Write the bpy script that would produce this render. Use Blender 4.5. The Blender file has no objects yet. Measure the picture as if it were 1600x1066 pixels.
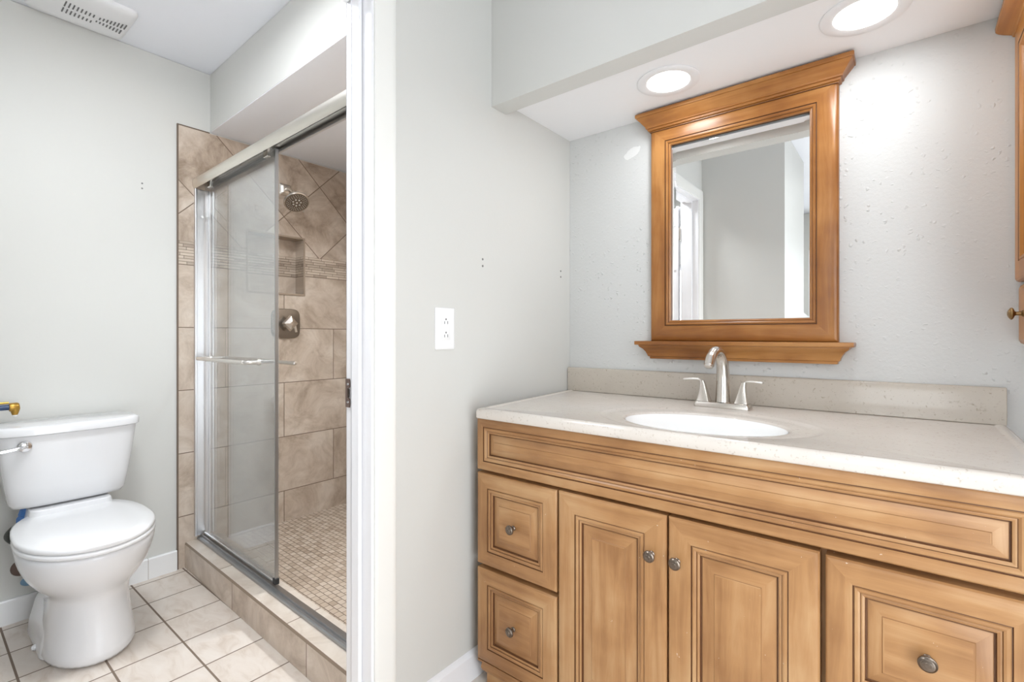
import bpy, bmesh, math, random
from mathutils import Vector, Matrix
random.seed(7)
scn = bpy.context.scene
COL = scn.collection
PI = math.pi

# ------------------------------------------------------------------ camera, world, exposure
cam_data = bpy.data.cameras.new('camera')
cam = bpy.data.objects.new('camera', cam_data)
COL.objects.link(cam)
cam.location = (0, 0, 1.127)
cam.rotation_euler = (PI/2, 0, math.atan(612/764.5))
cam_data.sensor_width = 36
cam_data.lens = 764.5*36/1600
cam_data.shift_y = -9/1600
cam_data.clip_start = 0.02
scn.camera = cam

world = bpy.data.worlds.new('world')
scn.world = world
world.use_nodes = True
bgn = world.node_tree.nodes['Background']
bgn.inputs[0].default_value = (0.90, 0.95, 1.0, 1)
bgn.inputs[1].default_value = 5.5

scn.view_settings.view_transform = 'Standard'
scn.view_settings.look = 'None'
scn.view_settings.gamma = 1
scn.view_settings.exposure = 0.22
scn.view_settings.use_curve_mapping = False

VANITY_W, HALL_W, BATH_W, SHOWER_W = 1.25, 3.0, 13.5, 11.0      # lamp powers

# ------------------------------------------------------------------ key dimensions
XT = -2.724        # tiled face of the left wall (behind the toilet and shower)
XP = -1.111        # vanity-side face of the partition wall
XQ = -1.226        # toilet-side face of the partition wall
YM = 1.781         # mirror wall
XR = 0.54          # right wall
CEIL = 2.44
SOF = 1.953        # lowered ceiling above the vanity
SHC = 2.141        # shower ceiling
ROT = -0.0225      # the shower front is a touch out of square
def sy(x, y): return y + (x-XT)*math.tan(ROT)

# ------------------------------------------------------------------ node helpers
class NT:
    def __init__(s, name):
        s.m = bpy.data.materials.new(name); s.m.use_nodes = True
        s.t = s.m.node_tree; s.n = s.t.nodes; s.l = s.t.links
        s.b = s.n['Principled BSDF']
    def node(s, typ, **kw):
        n = s.n.new(typ)
        for k, v in kw.items():
            if hasattr(n, k) and k not in n.inputs: setattr(n, k, v)
            else: s.set(n.inputs[k], v)
        return n
    def set(s, inp, v):
        if isinstance(v, bpy.types.NodeSocket): s.l.new(v, inp)
        elif isinstance(v, (tuple, list)) and len(v) == 3 and inp.type == 'RGBA': inp.default_value = (*v, 1)
        else: inp.default_value = v
    def coord(s): return s.n.new('ShaderNodeTexCoord').outputs['Object']
    def sep(s, v):
        n = s.node('ShaderNodeSeparateXYZ'); s.set(n.inputs[0], v); return n.outputs
    def comb(s, x=0., y=0., z=0.):
        n = s.node('ShaderNodeCombineXYZ')
        for i, v in enumerate((x, y, z)): s.set(n.inputs[i], v)
        return n.outputs[0]
    def math(s, op, a, b=0., c=0., clamp=False):
        n = s.node('ShaderNodeMath'); n.operation = op; n.use_clamp = clamp
        for i, v in enumerate((a, b, c)): s.set(n.inputs[i], v)
        return n.outputs[0]
    def vmath(s, op, a, b):
        n = s.node('ShaderNodeVectorMath'); n.operation = op
        s.set(n.inputs[0], a); s.set(n.inputs[1], b); return n.outputs[0]
    def noise(s, vec, scale, detail=3., rough=.55, dist=0.):
        n = s.node('ShaderNodeTexNoise')
        s.set(n.inputs['Vector'], vec); n.inputs['Scale'].default_value = scale
        n.inputs['Detail'].default_value = detail; n.inputs['Roughness'].default_value = rough
        n.inputs['Distortion'].default_value = dist
        return n.outputs[0]
    def ramp(s, f, *stops):
        n = s.node('ShaderNodeValToRGB'); s.set(n.inputs[0], f)
        e = n.color_ramp.elements
        while len(e) < len(stops): e.new(.5)
        for i, (p, c) in enumerate(stops):
            e[i].position = p; e[i].color = (*c, 1) if not isinstance(c, (int, float)) else (c, c, c, 1)
        return n.outputs[0]
    def mix(s, f, a, b, mode='MIX'):
        n = s.node('ShaderNodeMix'); n.data_type = 'RGBA'; n.blend_type = mode
        s.set(n.inputs[0], f); s.set(n.inputs[6], a); s.set(n.inputs[7], b)
        return n.outputs[2]
    def bump(s, h, strength=.3, dist=.01):
        n = s.node('ShaderNodeBump'); s.set(n.inputs['Height'], h)
        n.inputs['Strength'].default_value = strength; n.inputs['Distance'].default_value = dist
        s.l.new(n.outputs[0], s.b.inputs['Normal'])
    def base(s, c, rough=.5, metal=0., spec=None, coat=0.):
        s.set(s.b.inputs['Base Color'], c); s.set(s.b.inputs['Roughness'], rough)
        s.b.inputs['Metallic'].default_value = metal
        if spec is not None: s.b.inputs['Specular IOR Level'].default_value = spec
        s.b.inputs['Coat Weight'].default_value = coat

def plain(name, c, rough=.5, metal=0., **kw):
    t = NT(name); t.base(c, rough, metal, **kw); return t.m

def paint(name, c, bumps=.12, rough=.55, craters=False, patch=None):
    t = NT(name); co = t.coord()
    n = t.noise(co, 2.2, 2)
    col = t.mix(n, tuple(v*.975 for v in c), tuple(min(1, v*1.02) for v in c))
    h = t.math('MULTIPLY', t.noise(co, 95, 3, .6), .45)
    if craters:
        gate = t.ramp(t.noise(co, 3.2, 2), (.42, 0), (.62, 1))
        v = t.node('ShaderNodeTexVoronoi'); t.set(v.inputs['Vector'], t.vmath('ADD', co, t.comb(t.math('MULTIPLY', t.noise(co, 60, 2), .02), 0., t.math('MULTIPLY', t.noise(co, 45, 2), .03))))
        v.inputs['Scale'].default_value = 72
        sel = t.math('GREATER_THAN', t.sep(v.outputs['Color'])[0], .67)
        dot = t.ramp(v.outputs['Distance'], (.10, 1), (.36, 0))
        h = t.math('ADD', h, t.math('MULTIPLY', t.math('MULTIPLY', dot, sel), t.math('ADD', .25, gate)))
        xs = t.ramp(t.sep(co)[0], (0.0, 0), (1.0, 1))
    if patch:
        x, y, z = t.sep(co)
        d = t.math('ADD', t.math('POWER', t.math('DIVIDE', t.math('SUBTRACT', t.math('ADD', x, t.math('MULTIPLY', t.math('SUBTRACT', z, patch[1]), -.7)), patch[0]), .036), 2),
                   t.math('POWER', t.math('DIVIDE', t.math('SUBTRACT', z, patch[1]), .026), 2))
        d = t.math('ADD', d, t.math('MULTIPLY', t.noise(co, 55, 3), 1.1))
        f = t.ramp(d, (.0, 1), (1.0, 0)); f.node.color_ramp.elements[0].position = .8
        f = t.math('LESS_THAN', d, 1.25)
        col = t.mix(t.math('MULTIPLY', f, .7), col, (.86, .86, .85))
    t.base(col, rough, spec=.35); t.bump(h, bumps, .004)
    return t.m

def stone(t, vec, tint=None, lo=(.36, .275, .205), mid=(.55, .45, .36), hi=(.69, .60, .51)):
    w = t.noise(vec, 2.3, 3, .5)
    v2 = t.vmath('ADD', vec, t.comb(t.math('MULTIPLY', w, .35), t.math('MULTIPLY', t.noise(vec, 3.1, 2), .3), 0.))
    n = t.noise(v2, 5.5, 7, .66, .3)
    c = t.ramp(n, (.33, lo), (.48, mid), (.62, hi))
    r = t.math('ABSOLUTE', t.math('SUBTRACT', t.noise(v2, 3.0, 4, .55, 1.2), .5))
    vein = t.ramp(r, (.0, .30), (.05, 0))
    vein = t.math('MULTIPLY', vein, t.noise(vec, 5, 2))
    c = t.mix(vein, c, tuple(v*.72 for v in lo))
    c = t.mix(t.math('MULTIPLY', t.noise(vec, 70, 2), .25), c, hi)
    return c

def bricks(t, vec, w, h, off=.5, mortar=.0022):
    b = t.node('ShaderNodeTexBrick'); b.offset = off; b.offset_frequency = 2; b.squash = 1
    t.set(b.inputs['Vector'], vec); b.inputs['Scale'].default_value = 1
    b.inputs['Color1'].default_value = (0, 0, 0, 1); b.inputs['Color2'].default_value = (1, 1, 1, 1)
    b.inputs['Mortar'].default_value = (.5, .5, .5, 1)
    b.inputs['Mortar Size'].default_value = mortar; b.inputs['Mortar Smooth'].default_value = .15
    b.inputs['Bias'].default_value = 0
    b.inputs['Brick Width'].default_value = w; b.inputs['Row Height'].default_value = h
    return b.outputs['Color'], b.outputs['Fac']

GROUT = (.20, .145, .105)
def tile_mat(name, uv, w, h, off=.5, mortar=.0022, grout=GROUT, rough=.28, jitter=.12, **kw):
    """uv(t, (x, y, z)) -> (u, v) in metres"""
    t = NT(name); co = t.coord(); x, y, z = t.sep(co)
    u, v = uv(t, (x, y, z))
    vec = t.comb(u, v, 0.)
    rnd, fac = bricks(t, vec, w, h, off, mortar)
    r = t.sep(rnd)[0]
    sv = t.vmath('ADD', t.comb(u, v, 0.), t.comb(t.math('MULTIPLY', r, 13.), t.math('MULTIPLY', r, 7.), t.math('MULTIPLY', r, 3.)))
    c = stone(t, sv, **kw)
    c = t.mix(t.math('MULTIPLY', r, jitter), c, (.30, .23, .17))
    c = t.mix(fac, c, grout)
    t.base(c, t.math('ADD', rough, t.math('MULTIPLY', fac, .5)), spec=.4)
    t.bump(t.math('SUBTRACT', 1., fac), .6, .002)
    return t.m

# ------------------------------------------------------------------ materials
M = {}
M['paint'] = paint('wall_paint', (.655, .652, .622))
M['paint_tex'] = paint('textured_wall_paint', (.655, .658, .645), .55, craters=True, patch=(-.825, 1.838))
M['white_paint'] = paint('ceiling_paint', (.86, .875, .92), .06)
M['soffit_paint'] = paint('soffit_paint', (.92, .92, .93), .05)
M['trim'] = plain('white_gloss_trim', (.89, .89, .91), .28)
M['trim_cream'] = plain('cream_casing_paint', (.84, .835, .80), .35)
M['wall_tile'] = tile_mat('stone_look_wall_tile', lambda t, p: (t.math('SUBTRACT', p[1], 1.654-6.1), t.math('ADD', p[2], .055)), .61, .305)
def diag_uv(t, p):
    a = t.math('MULTIPLY', t.math('ADD', p[1], p[2]), .70711); b = t.math('MULTIPLY', t.math('SUBTRACT', p[2], p[1]), .70711)
    return t.math('SUBTRACT', a, 2.2225-6.1), t.math('SUBTRACT', b, .0106-6.1)
M['diag_tile'] = tile_mat('diagonal_stone_look_tile', diag_uv, .305, .305, 0., .0024, lo=(.25, .18, .125), mid=(.50, .40, .315), hi=(.68, .59, .50))
M['back_tile'] = tile_mat('stone_look_back_tile', lambda t, p: (t.math('ADD', p[0], 10.1), t.math('ADD', p[2], .055)), .61, .305)
M['curb_face'] = tile_mat('curb_face_tile', lambda t, p: (t.math('ADD', p[0], 7.07), t.math('ADD', p[2], .30)), .615, 1.0, 0.)
M['curb_top'] = tile_mat('curb_top_tile', lambda t, p: (t.math('ADD', p[0], 6.60), t.math('ADD', p[1], .2)), .615, 3.0, 0., lo=(.50, .41, .33), mid=(.62, .54, .46), hi=(.70, .63, .55))
M['edge'] = plain('bronze_tile_edge', (.16, .115, .085), .5)
M['edge_brown'] = plain('brown_curb_edge', (.27, .20, .145), .4)
M['edge_light'] = plain('tan_niche_edge', (.36, .28, .21), .4)

def mosaic_band():
    t = NT('stacked_stone_mosaic'); x, y, z = t.sep(t.coord())
    zz = t.math('SUBTRACT', z, 1.471-.1425*4)
    row = t.math('FLOOR', t.math('DIVIDE', zz, .01425))
    uj = t.math('ADD', t.math('SUBTRACT', y, x), t.math('MULTIPLY', t.math('SINE', t.math('MULTIPLY', row, 12.99)), .17))
    vec = t.comb(t.math('ADD', uj, 9.), zz, 0.)
    rnd, fac = bricks(t, vec, .082, .01425, .37, .0011)
    r = t.sep(rnd)[0]
    c = t.ramp(r, (.0, (.26, .19, .14)), (.3, (.50, .40, .31)), (.6, (.62, .52, .42)), (1., (.36, .27, .2)))
    c = t.mix(t.math('MULTIPLY', t.noise(vec, 30, 3), .5), c, (.62, .54, .45))
    c = t.mix(fac, c, (.13, .095, .07))
    t.base(c, .45); t.bump(t.math('MULTIPLY', t.math('SUBTRACT', 1., fac), t.math('ADD', .6, t.math('MULTIPLY', r, .8))), .8, .004)
    return t.m
M['band'] = mosaic_band()

def floor_tile():
    t = NT('beige_marbled_floor_tile'); x, y, z = t.sep(t.coord())
    vec = t.comb(t.math('ADD', x, 2.066+.205*40), t.math('SUBTRACT', y, .648-.2043*40), 0.)
    b, fac = bricks(t, vec, .205, .2043, 0., .0030)
    b2, fy = bricks(t, t.comb(5., t.sep(vec)[1], 0.), 40., .2043, 0., .0036)
    r = t.sep(b)[0]
    sv = t.vmath('ADD', vec, t.comb(t.math('MULTIPLY', r, 9.), t.math('MULTIPLY', r, 5.), 0.))
    n = t.noise(t.vmath('MULTIPLY', sv, (1., 2.2, 1.)), 9, 5, .6, .8)
    c = t.ramp(n, (.3, (.62, .53, .45)), (.5, (.73, .655, .585)), (.7, (.77, .705, .64)))
    c = t.mix(t.math('MULTIPLY', r, .12), c, (.55, .46, .38))
    fac = t.math('MAXIMUM', fac, fy)
    c = t.mix(fac, c, (.21, .155, .115))
    t.base(c, t.math('ADD', .28, t.math('MULTIPLY', fac, .5))); t.bump(t.math('SUBTRACT', 1., fac), .5, .002)
    return t.m
M['floor'] = floor_tile()

def mosaic_floor():
    t = NT('small_mosaic_floor'); x, y, z = t.sep(t.coord())
    vec = t.comb(t.math('ADD', x, 8.), t.math('SUBTRACT', t.math('ADD', y, 8.), t.math('MULTIPLY', x, ROT)), 0.)
    b, fac = bricks(t, vec, .034, .0268, .5, .0015)
    r = t.sep(b)[0]
    c = t.ramp(t.math('ADD', t.math('MULTIPLY', r, .6), t.math('MULTIPLY', t.noise(vec, 4, 3), .6)), (.2, (.36, .275, .205)), (.55, (.50, .405, .315)), (.9, (.57, .48, .39)))
    c = t.mix(fac, c, (.15, .11, .08))
    t.base(c, .45); t.bump(t.math('SUBTRACT', 1., fac), .6, .0015)
    return t.m
M['mosaic'] = mosaic_floor()

def base_tile():
    t = NT('white_baseboard_tile'); x, y, z = t.sep(t.coord())
    b, fac = bricks(t, t.comb(t.math('SUBTRACT', y, .713-.61), t.math('ADD', z, 1.5), 0.), .305, 5., 0., .0012)
    t.base(t.mix(fac, (.86, .86, .86), (.50, .46, .42)), .2); t.bump(t.math('SUBTRACT', 1., fac), .3, .001)
    return t.m
M['base_tile'] = base_tile()

def wood(name, axis, base, dark, light, rough=.36, wear=0.):
    t = NT(name); co = t.coord()
    sc = {'x': (1.2, 14, 14), 'y': (14, 1.2, 14), 'z': (14, 14, 1.2)}[axis]
    v = t.vmath('MULTIPLY', co, sc)
    g = t.noise(v, 2.2, 6, .62, .5)
    big = t.noise(co, 5.5, 3, .5)
    f = t.math('ADD', t.math('MULTIPLY', g, .5), t.math('MULTIPLY', big, .5))
    c = t.ramp(f, (.38, dark), (.50, base), (.62, light))
    v3 = t.vmath('MULTIPLY', co, {'x': (4, 60, 60), 'y': (60, 4, 60), 'z': (60, 60, 4)}[axis])
    c = t.mix(t.math('MULTIPLY', t.noise(v3, 3, 3), .22), c, tuple(k*.72 for k in base))
    if wear:
        s = t.math('GREATER_THAN', t.noise(co, 62, 3, .7), .735)
        c = t.mix(t.math('MULTIPLY', s, wear), c, (.80, .74, .64))
    t.base(c, rough, spec=.45); t.bump(g, .05, .002)
    return t.m
VB, VD, VL = (.435, .228, .094), (.30, .142, .054), (.54, .325, .158)
M['wood_h'] = wood('maple_grain_across', 'x', VB, VD, VL, wear=.5)
M['wood_v'] = wood('maple_grain_upright', 'z', VB, VD, VL, wear=.5)
MB_, MD_, ML_ = (.35, .140, .033), (.22, .078, .018), (.49, .230, .070)
M['mwood_h'] = wood('amber_maple_across', 'x', MB_, MD_, ML_, .30)
M['mwood_v'] = wood('amber_maple_upright', 'z', MB_, MD_, ML_, .30)
CB_, CD_, CL_ = (.48, .185, .028), (.36, .125, .015), (.58, .25, .05)
M['cwood_v'] = wood('honey_maple_upright', 'z', CB_, CD_, CL_, .30)
M['cwood_y'] = wood('honey_maple_across', 'y', CB_, CD_, CL_, .30)
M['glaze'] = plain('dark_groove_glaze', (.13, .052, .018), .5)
M['glaze_mid'] = plain('brown_groove_glaze', (.32, .16, .065), .45)
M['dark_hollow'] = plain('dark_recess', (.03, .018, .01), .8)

def counter_mat(name, c1, c2, sp):
    t = NT(name); co = t.coord()
    n = t.noise(co, 7, 5, .6, .8)
    c = t.mix(n, c1, c2)
    s = t.ramp(t.noise(co, 120, 3, .7), (.60, 0), (.72, 1))
    c = t.mix(t.math('MULTIPLY', s, .8), c, sp)
    s2 = t.ramp(t.noise(co, 34, 5, .75), (.62, 0), (.72, 1))
    c = t.mix(t.math('MULTIPLY', s2, .6), c, sp)
    t.base(c, .14, spec=.5); return t.m
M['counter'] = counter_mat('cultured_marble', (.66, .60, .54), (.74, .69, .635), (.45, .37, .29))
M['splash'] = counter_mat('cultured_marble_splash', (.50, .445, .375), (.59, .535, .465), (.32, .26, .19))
M['sink'] = plain('white_sink_enamel', (.93, .93, .92), .08)
M['ceramic'] = plain('white_porcelain', (.80, .80, .81), .07, coat=.3)
M['seat'] = plain('white_seat_plastic', (.82, .82, .825), .18)
M['nickel'] = plain('brushed_nickel', (.66, .62, .57), .24, 1)
M['nickel_bright'] = plain('satin_nickel', (.78, .75, .71), .30, 1)
M['champagne'] = plain('champagne_aluminium', (.80, .765, .70), .33, 1)
M['alu'] = plain('satin_aluminium', (.66, .66, .67), .30, 1)
M['alu_dark'] = plain('grey_aluminium', (.40, .41, .425), .35, 1)
M['rubber'] = plain('black_plastic', (.02, .02, .022), .5)
M['chrome'] = plain('chrome', (.82, .82, .83), .10, 1)
M['gunmetal'] = plain('gunmetal_nickel', (.30, .27, .24), .25, 1)
M['pewter'] = plain('antique_pewter', (.20, .165, .135), .32, 1)
M['antique_brass'] = plain('antique_brass', (.30, .19, .085), .32, 1)
M['brass'] = plain('worn_brass', (.46, .27, .06), .35, 1)
M['blue'] = plain('blue_plastic', (.06, .19, .50), .4)
M['blue_dark'] = plain('dark_blue_pipe', (.008, .035, .11), .3)
M['blue_grey'] = plain('blue_grey_handle', (.16, .28, .40), .35)
M['hose'] = plain('dark_braided_hose', (.055, .06, .055), .45)
M['corroded'] = plain('corroded_valve_metal', (.17, .12, .10), .6, .5)
M['plastic'] = plain('white_plastic', (.88, .88, .88), .3)
M['vent'] = plain('vent_plastic', (.80, .80, .81), .4)
M['slot'] = plain('shadowed_slot', (.16, .16, .16), .8)
M['hole'] = plain('wall_plug_grey', (.22, .22, .21), .7)
M['mirror'] = plain('mirror_silver', (.93, .94, .94), .0, 1)
M['ring'] = plain('white_fixture_ring', (.86, .86, .87), .45)
def emis(name, c, s):
    t = NT(name); t.base(c, .4); t.b.inputs['Emission Color'].default_value = (*c, 1); t.b.inputs['Emission Strength'].default_value = s; return t.m
M['lamp'] = emis('lit_diffuser', (1., .98, .95), 5.0)

def glass_mat():
    t = NT('shower_glass'); n = t.n; l = t.l
    n.remove(t.b)
    geo = n.new('ShaderNodeNewGeometry')
    fr = n.new('ShaderNodeFresnel'); ior = t.math('ADD', 1.52, t.math('MULTIPLY', geo.outputs['Backfacing'], 1/1.52-1.52))
    l.new(ior, fr.inputs['IOR'])
    tr = n.new('ShaderNodeBsdfTransparent'); tr.inputs[0].default_value = (.93, .94, .94, 1)
    gl = n.new('ShaderNodeBsdfGlossy'); gl.inputs['Roughness'].default_value = .0; gl.inputs[0].default_value = (1, 1, 1, 1)
    df = n.new('ShaderNodeBsdfDiffuse'); df.inputs[0].default_value = (.75, .76, .78, 1)      # thin pale diffuse layer
    m0 = n.new('ShaderNodeMixShader'); m0.inputs[0].default_value = .07
    l.new(tr.outputs[0], m0.inputs[1]); l.new(df.outputs[0], m0.inputs[2])
    mx = n.new('ShaderNodeMixShader'); l.new(fr.outputs[0], mx.inputs[0]); l.new(m0.outputs[0], mx.inputs[1]); l.new(gl.outputs[0], mx.inputs[2])
    l.new(mx.outputs[0], n['Material Output'].inputs[0])
    return t.m
M['glass'] = glass_mat()
def clear_glass():
    t = NT('added_window_glass'); n = t.n; n.remove(t.b)
    tr = n.new('ShaderNodeBsdfTransparent'); gl = n.new('ShaderNodeBsdfGlossy'); gl.inputs['Roughness'].default_value = 0
    mx = n.new('ShaderNodeMixShader'); mx.inputs[0].default_value = .06
    t.l.new(tr.outputs[0], mx.inputs[1]); t.l.new(gl.outputs[0], mx.inputs[2]); t.l.new(mx.outputs[0], n['Material Output'].inputs[0]); return t.m
M['added_window_glass'] = clear_glass()

# ------------------------------------------------------------------ mesh helpers
class MB:
    """vertex / face collector in world coordinates"""
    def __init__(s): s.v = []; s.f = []; s.m = []
    def quad(s, pts, mi=0):
        b = len(s.v); s.v += [tuple(p) for p in pts]; s.f.append(tuple(range(b, b+len(pts)))); s.m.append(mi)
    def box(s, x0, x1, y0, y1, z0, z1, mi=0):
        b = len(s.v)
        s.v += [(x, y, z) for z in (z0, z1) for y in (y0, y1) for x in (x0, x1)]
        for f in ((0, 2, 3, 1), (4, 5, 7, 6), (0, 1, 5, 4), (2, 6, 7, 3), (0, 4, 6, 2), (1, 3, 7, 5)):
            s.f.append(tuple(b+i for i in f)); s.m.append(mi)
        return s
    def loft(s, loops, cap0=True, cap1=True, mi=0, mis=None, close=True):
        b = len(s.v); n = len(loops[0])
        for L in loops: s.v += [tuple(p) for p in L]
        for i in range(len(loops)-1):
            for j in range(n if close else n-1):
                k = (j+1) % n
                s.f.append((b+i*n+j, b+i*n+k, b+(i+1)*n+k, b+(i+1)*n+j)); s.m.append(mis[i] if mis else mi)
        if cap0: s.f.append(tuple(b+j for j in reversed(range(n)))); s.m.append(mis[0] if mis else mi)
        if cap1: s.f.append(tuple(b+(len(loops)-1)*n+j for j in range(n))); s.m.append(mis[-1] if mis else mi)
        return s
    def lathe(s, origin, axis, prof, n=32, mi=0, squash=(1, 1)):
        """prof: (radius, distance along the axis)"""
        a = Vector(axis).normalized()
        u = a.cross(Vector((0, 0, 1)))
        if u.length < .01: u = Vector((1, 0, 0))
        u.normalize(); w = a.cross(u); o = Vector(origin)
        loops = [[o + a*d + u*(r*squash[0]*math.cos(2*PI*j/n)) + w*(r*squash[1]*math.sin(2*PI*j/n)) for j in range(n)] for r, d in prof]
        return s.loft(loops, True, True, mi)
    def tube(s, path, r, n=14, mi=0):
        P = [Vector(p) for p in path]; R = r if isinstance(r, (list, tuple)) else [r]*len(P)
        loops = []; up = None
        for i, p in enumerate(P):
            d = (P[min(i+1, len(P)-1)]-P[max(i-1, 0)]).normalized()
            if up is None: up = d.orthogonal().normalized()
            up = (up - d*up.dot(d)).normalized(); w = d.cross(up)
            rr = R[i] if isinstance(R[i], (tuple, list)) else (R[i], R[i])
            loops.append([p + up*(rr[0]*math.cos(2*PI*j/n)) + w*(rr[1]*math.sin(2*PI*j/n)) for j in range(n)])
        return s.loft(loops, True, True, mi)

def smooth_path(pts, n=6):
    P = [Vector(p) for p in pts]; out = []
    for i in range(len(P)-1):
        a = P[max(i-1, 0)]; b = P[i]; c = P[i+1]; d = P[min(i+2, len(P)-1)]
        for k in range(n):
            t = k/n
            out.append(.5*((2*b)+(c-a)*t+(2*a-5*b+4*c-d)*t*t+(3*b-a-3*c+d)*t**3))
    out.append(P[-1]); return out

def obj(name, mb, mats, parent=None, origin=None, bevel=0., smooth=True, subsurf=0, angle=35, local=False, fix=True):
    """link the collected geometry as ONE mesh object; vertices are world coordinates unless local"""
    if origin is None:
        origin = Vector((0, 0, 0))
        p = parent
        while p is not None and not local:
            origin = origin + p.location; p = p.parent
        off = origin; loc = (0, 0, 0)
    else:
        off = Vector(origin); loc = off
        if parent is not None:
            q = Vector((0, 0, 0)); p = parent
            while p is not None: q = q + p.location; p = p.parent
            loc = off - q
    me = bpy.data.meshes.new(name)
    me.from_pydata([tuple(Vector(v)-off) for v in mb.v], [], mb.f)
    mats = mats if isinstance(mats, (list, tuple)) else [mats]
    for m in mats: me.materials.append(M[m] if isinstance(m, str) else m)
    for p, mi in zip(me.polygons, mb.m): p.material_index = mi
    if fix:
        bm = bmesh.new(); bm.from_mesh(me)
        bmesh.ops.remove_doubles(bm, verts=bm.verts, dist=1e-6)
        bmesh.ops.recalc_face_normals(bm, faces=bm.faces)
        bm.to_mesh(me); bm.free()
    if smooth:
        me.polygons.foreach_set('use_smooth', [True]*len(me.polygons))
        me.set_sharp_from_angle(angle=math.radians(angle))
    me.update()
    o = bpy.data.objects.new(name, me); COL.objects.link(o); o.parent = parent; o.location = loc
    if bevel:
        b = o.modifiers.new('bevel', 'BEVEL'); b.width = bevel; b.segments = 3; b.limit_method = 'ANGLE'; b.angle_limit = math.radians(40); b.harden_normals = False
    if subsurf:
        s_ = o.modifiers.new('subsurf', 'SUBSURF'); s_.levels = subsurf; s_.render_levels = subsurf
    return o

def thing(name, label, cat, loc, rotz=0., group=None):
    o = bpy.data.objects.new(name, None); COL.objects.link(o); o.location = loc; o.rotation_euler = (0, 0, rotz)
    o.empty_display_size = .05
    return tag(o, label, cat, group)
def tag(o, label, cat, group=None):
    o['label'] = label; o['category'] = cat
    if group: o['group'] = group
    return o
def struct(o, label=None):
    o['kind'] = 'structure'
    if label: o['label'] = label
    return o

def rings(mb, a0, a1, b0, b1, prof, xf, hole=False, mid_mi=1):
    """nested mitred rectangles: prof = (inset, height, kind); kind: 0 wood, 2 glaze, 3 brown. xf(a, b, h) -> world.
    horizontal members get material 0, upright members material 1"""
    loops = []
    for pr in prof:
        i, h = pr[0], pr[1]
        loops.append([xf(a0+i, b0+i, h), xf(a1-i, b0+i, h), xf(a1-i, b1-i, h), xf(a0+i, b1-i, h)])
    for k in range(len(loops)-1):
        kind = prof[k+1][2] if len(prof[k+1]) > 2 else 0
        for j in range(4):
            q = (j+1) % 4
            mi = kind if kind else (0 if j in (0, 2) else 1)
            mb.quad([loops[k][j], loops[k][q], loops[k+1][q], loops[k+1][j]], mi)
    if not hole: mb.quad(loops[-1], mid_mi)
    return mb

def moulding(mb, x0, x1, yf, yb, prof, mi=0):
    """profile of (out, z) swept round a front and two returned ends"""
    L = [[(x0-o, yb, z), (x0-o, yf-o, z), (x1+o, yf-o, z), (x1+o, yb, z)] for o, z in prof]
    return mb.loft(L, True, True, mi)

# ================================================================== THE ROOM
def wallbox(name, x0, x1, y0, y1, z0, z1, mat, label=None):
    return struct(obj(name, MB().box(x0, x1, y0, y1, z0, z1), mat, origin=((x0+x1)/2*0, 0, 0)), label)

YB = -2.6          # far end of the hall behind the camera
YN = -.75          # near wall of the toilet room
wallbox('floor', -2.90, .66, YB-.1, 1.90, -.08, 0, 'floor')
wallbox('wall_left', -2.86, XT-.008, YN-.1, 1.90, 0, CEIL+.001, 'paint')
wallbox('wall_back', XP+.0005, .66, YM, 1.90, 0, CEIL, 'paint_tex')
wallbox('wall_shower_back', -2.86, XQ+.05, 1.752, 1.90, 0, CEIL, 'paint')
W2 = (-.34, .84, .06, 1.92)      # daylight opening added in the right wall, out of view (y0, y1, z0, z1)
m = MB(); m.box(XR, .66, YB-.1, W2[0], 0, CEIL); m.box(XR, .66, W2[1], YM-.0005, 0, CEIL); m.box(XR, .66, W2[0], W2[1], 0, W2[2]); m.box(XR, .66, W2[0], W2[1], W2[3], CEIL)
struct(obj('wall_right', m, 'paint', origin=(0, 0, 0)))
m = MB(); D0, D1, DZ = .070, .797, 2.075
m.box(XQ, XP, D1, 1.90, 0, CEIL); m.box(XQ, XP, D0, D1, DZ, CEIL); m.box(XQ, XP, -.10, D0, 0, CEIL)
struct(obj('wall_center', m, 'paint', origin=(0, 0, 0)))
wallbox('wall_near', XP+.0005, -.594, -.10, -.001, 0, CEIL, 'paint')
wallbox('wall_hall', -.714, -.594, YB-.1, -.1005, 0, CEIL, 'paint')
W3 = (-1.98, -1.42, .80, 1.75)     # unseen daylight opening added in the toilet room's near wall (x0, x1, z0, z1)
m = MB(); ya, yb = YN-.12, YN
m.box(XT-.008, W3[0], ya, yb, 0, CEIL); m.box(W3[1], XQ-.0005, ya, yb, 0, CEIL); m.box(W3[0], W3[1], ya, yb, 0, W3[2]); m.box(W3[0], W3[1], ya, yb, W3[3], CEIL)
struct(obj('wall_toilet_near', m, 'paint', origin=(0, 0, 0)))
wallbox('wall_toilet_side', XQ, XP, YN-.12, -.1005, 0, CEIL, 'paint')
wallbox('ceiling', -2.90, .66, YB-.1, 1.90, CEIL+.002, CEIL+.08, 'white_paint')
# hall end with an added opening, out of view, to let daylight in
m = MB()
m.box(-.594, XR, YB-.12, YB, 0, .85); m.box(-.594, XR, YB-.12, YB, 2.05, CEIL); m.box(-.594, -.46, YB-.12, YB, .85, 2.05); m.box(.42, XR, YB-.12, YB, .85, 2.05)
struct(obj('wall_hall_end', m, 'paint', origin=(0, 0, 0)))
win = bpy.data.objects.new('added_window_1', None); COL.objects.link(win); win.location = (-.02, YB-.06, .85); struct(win)
m = MB()
for a in ((-.46, .42, .85, .90), (-.46, .42, 2.0, 2.05), (-.46, -.41, .90, 2.0), (.37, .42, .90, 2.0), (-.41, .37, 1.43, 1.47)):
    m.box(a[0], a[1], YB-.09, YB-.04, a[2], a[3])
obj('added_window_frame', m, 'trim', win)
obj('added_window_pane', MB().box(-.41, .37, YB-.068, YB-.062, .90, 2.0), 'added_window_glass', win)

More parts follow.
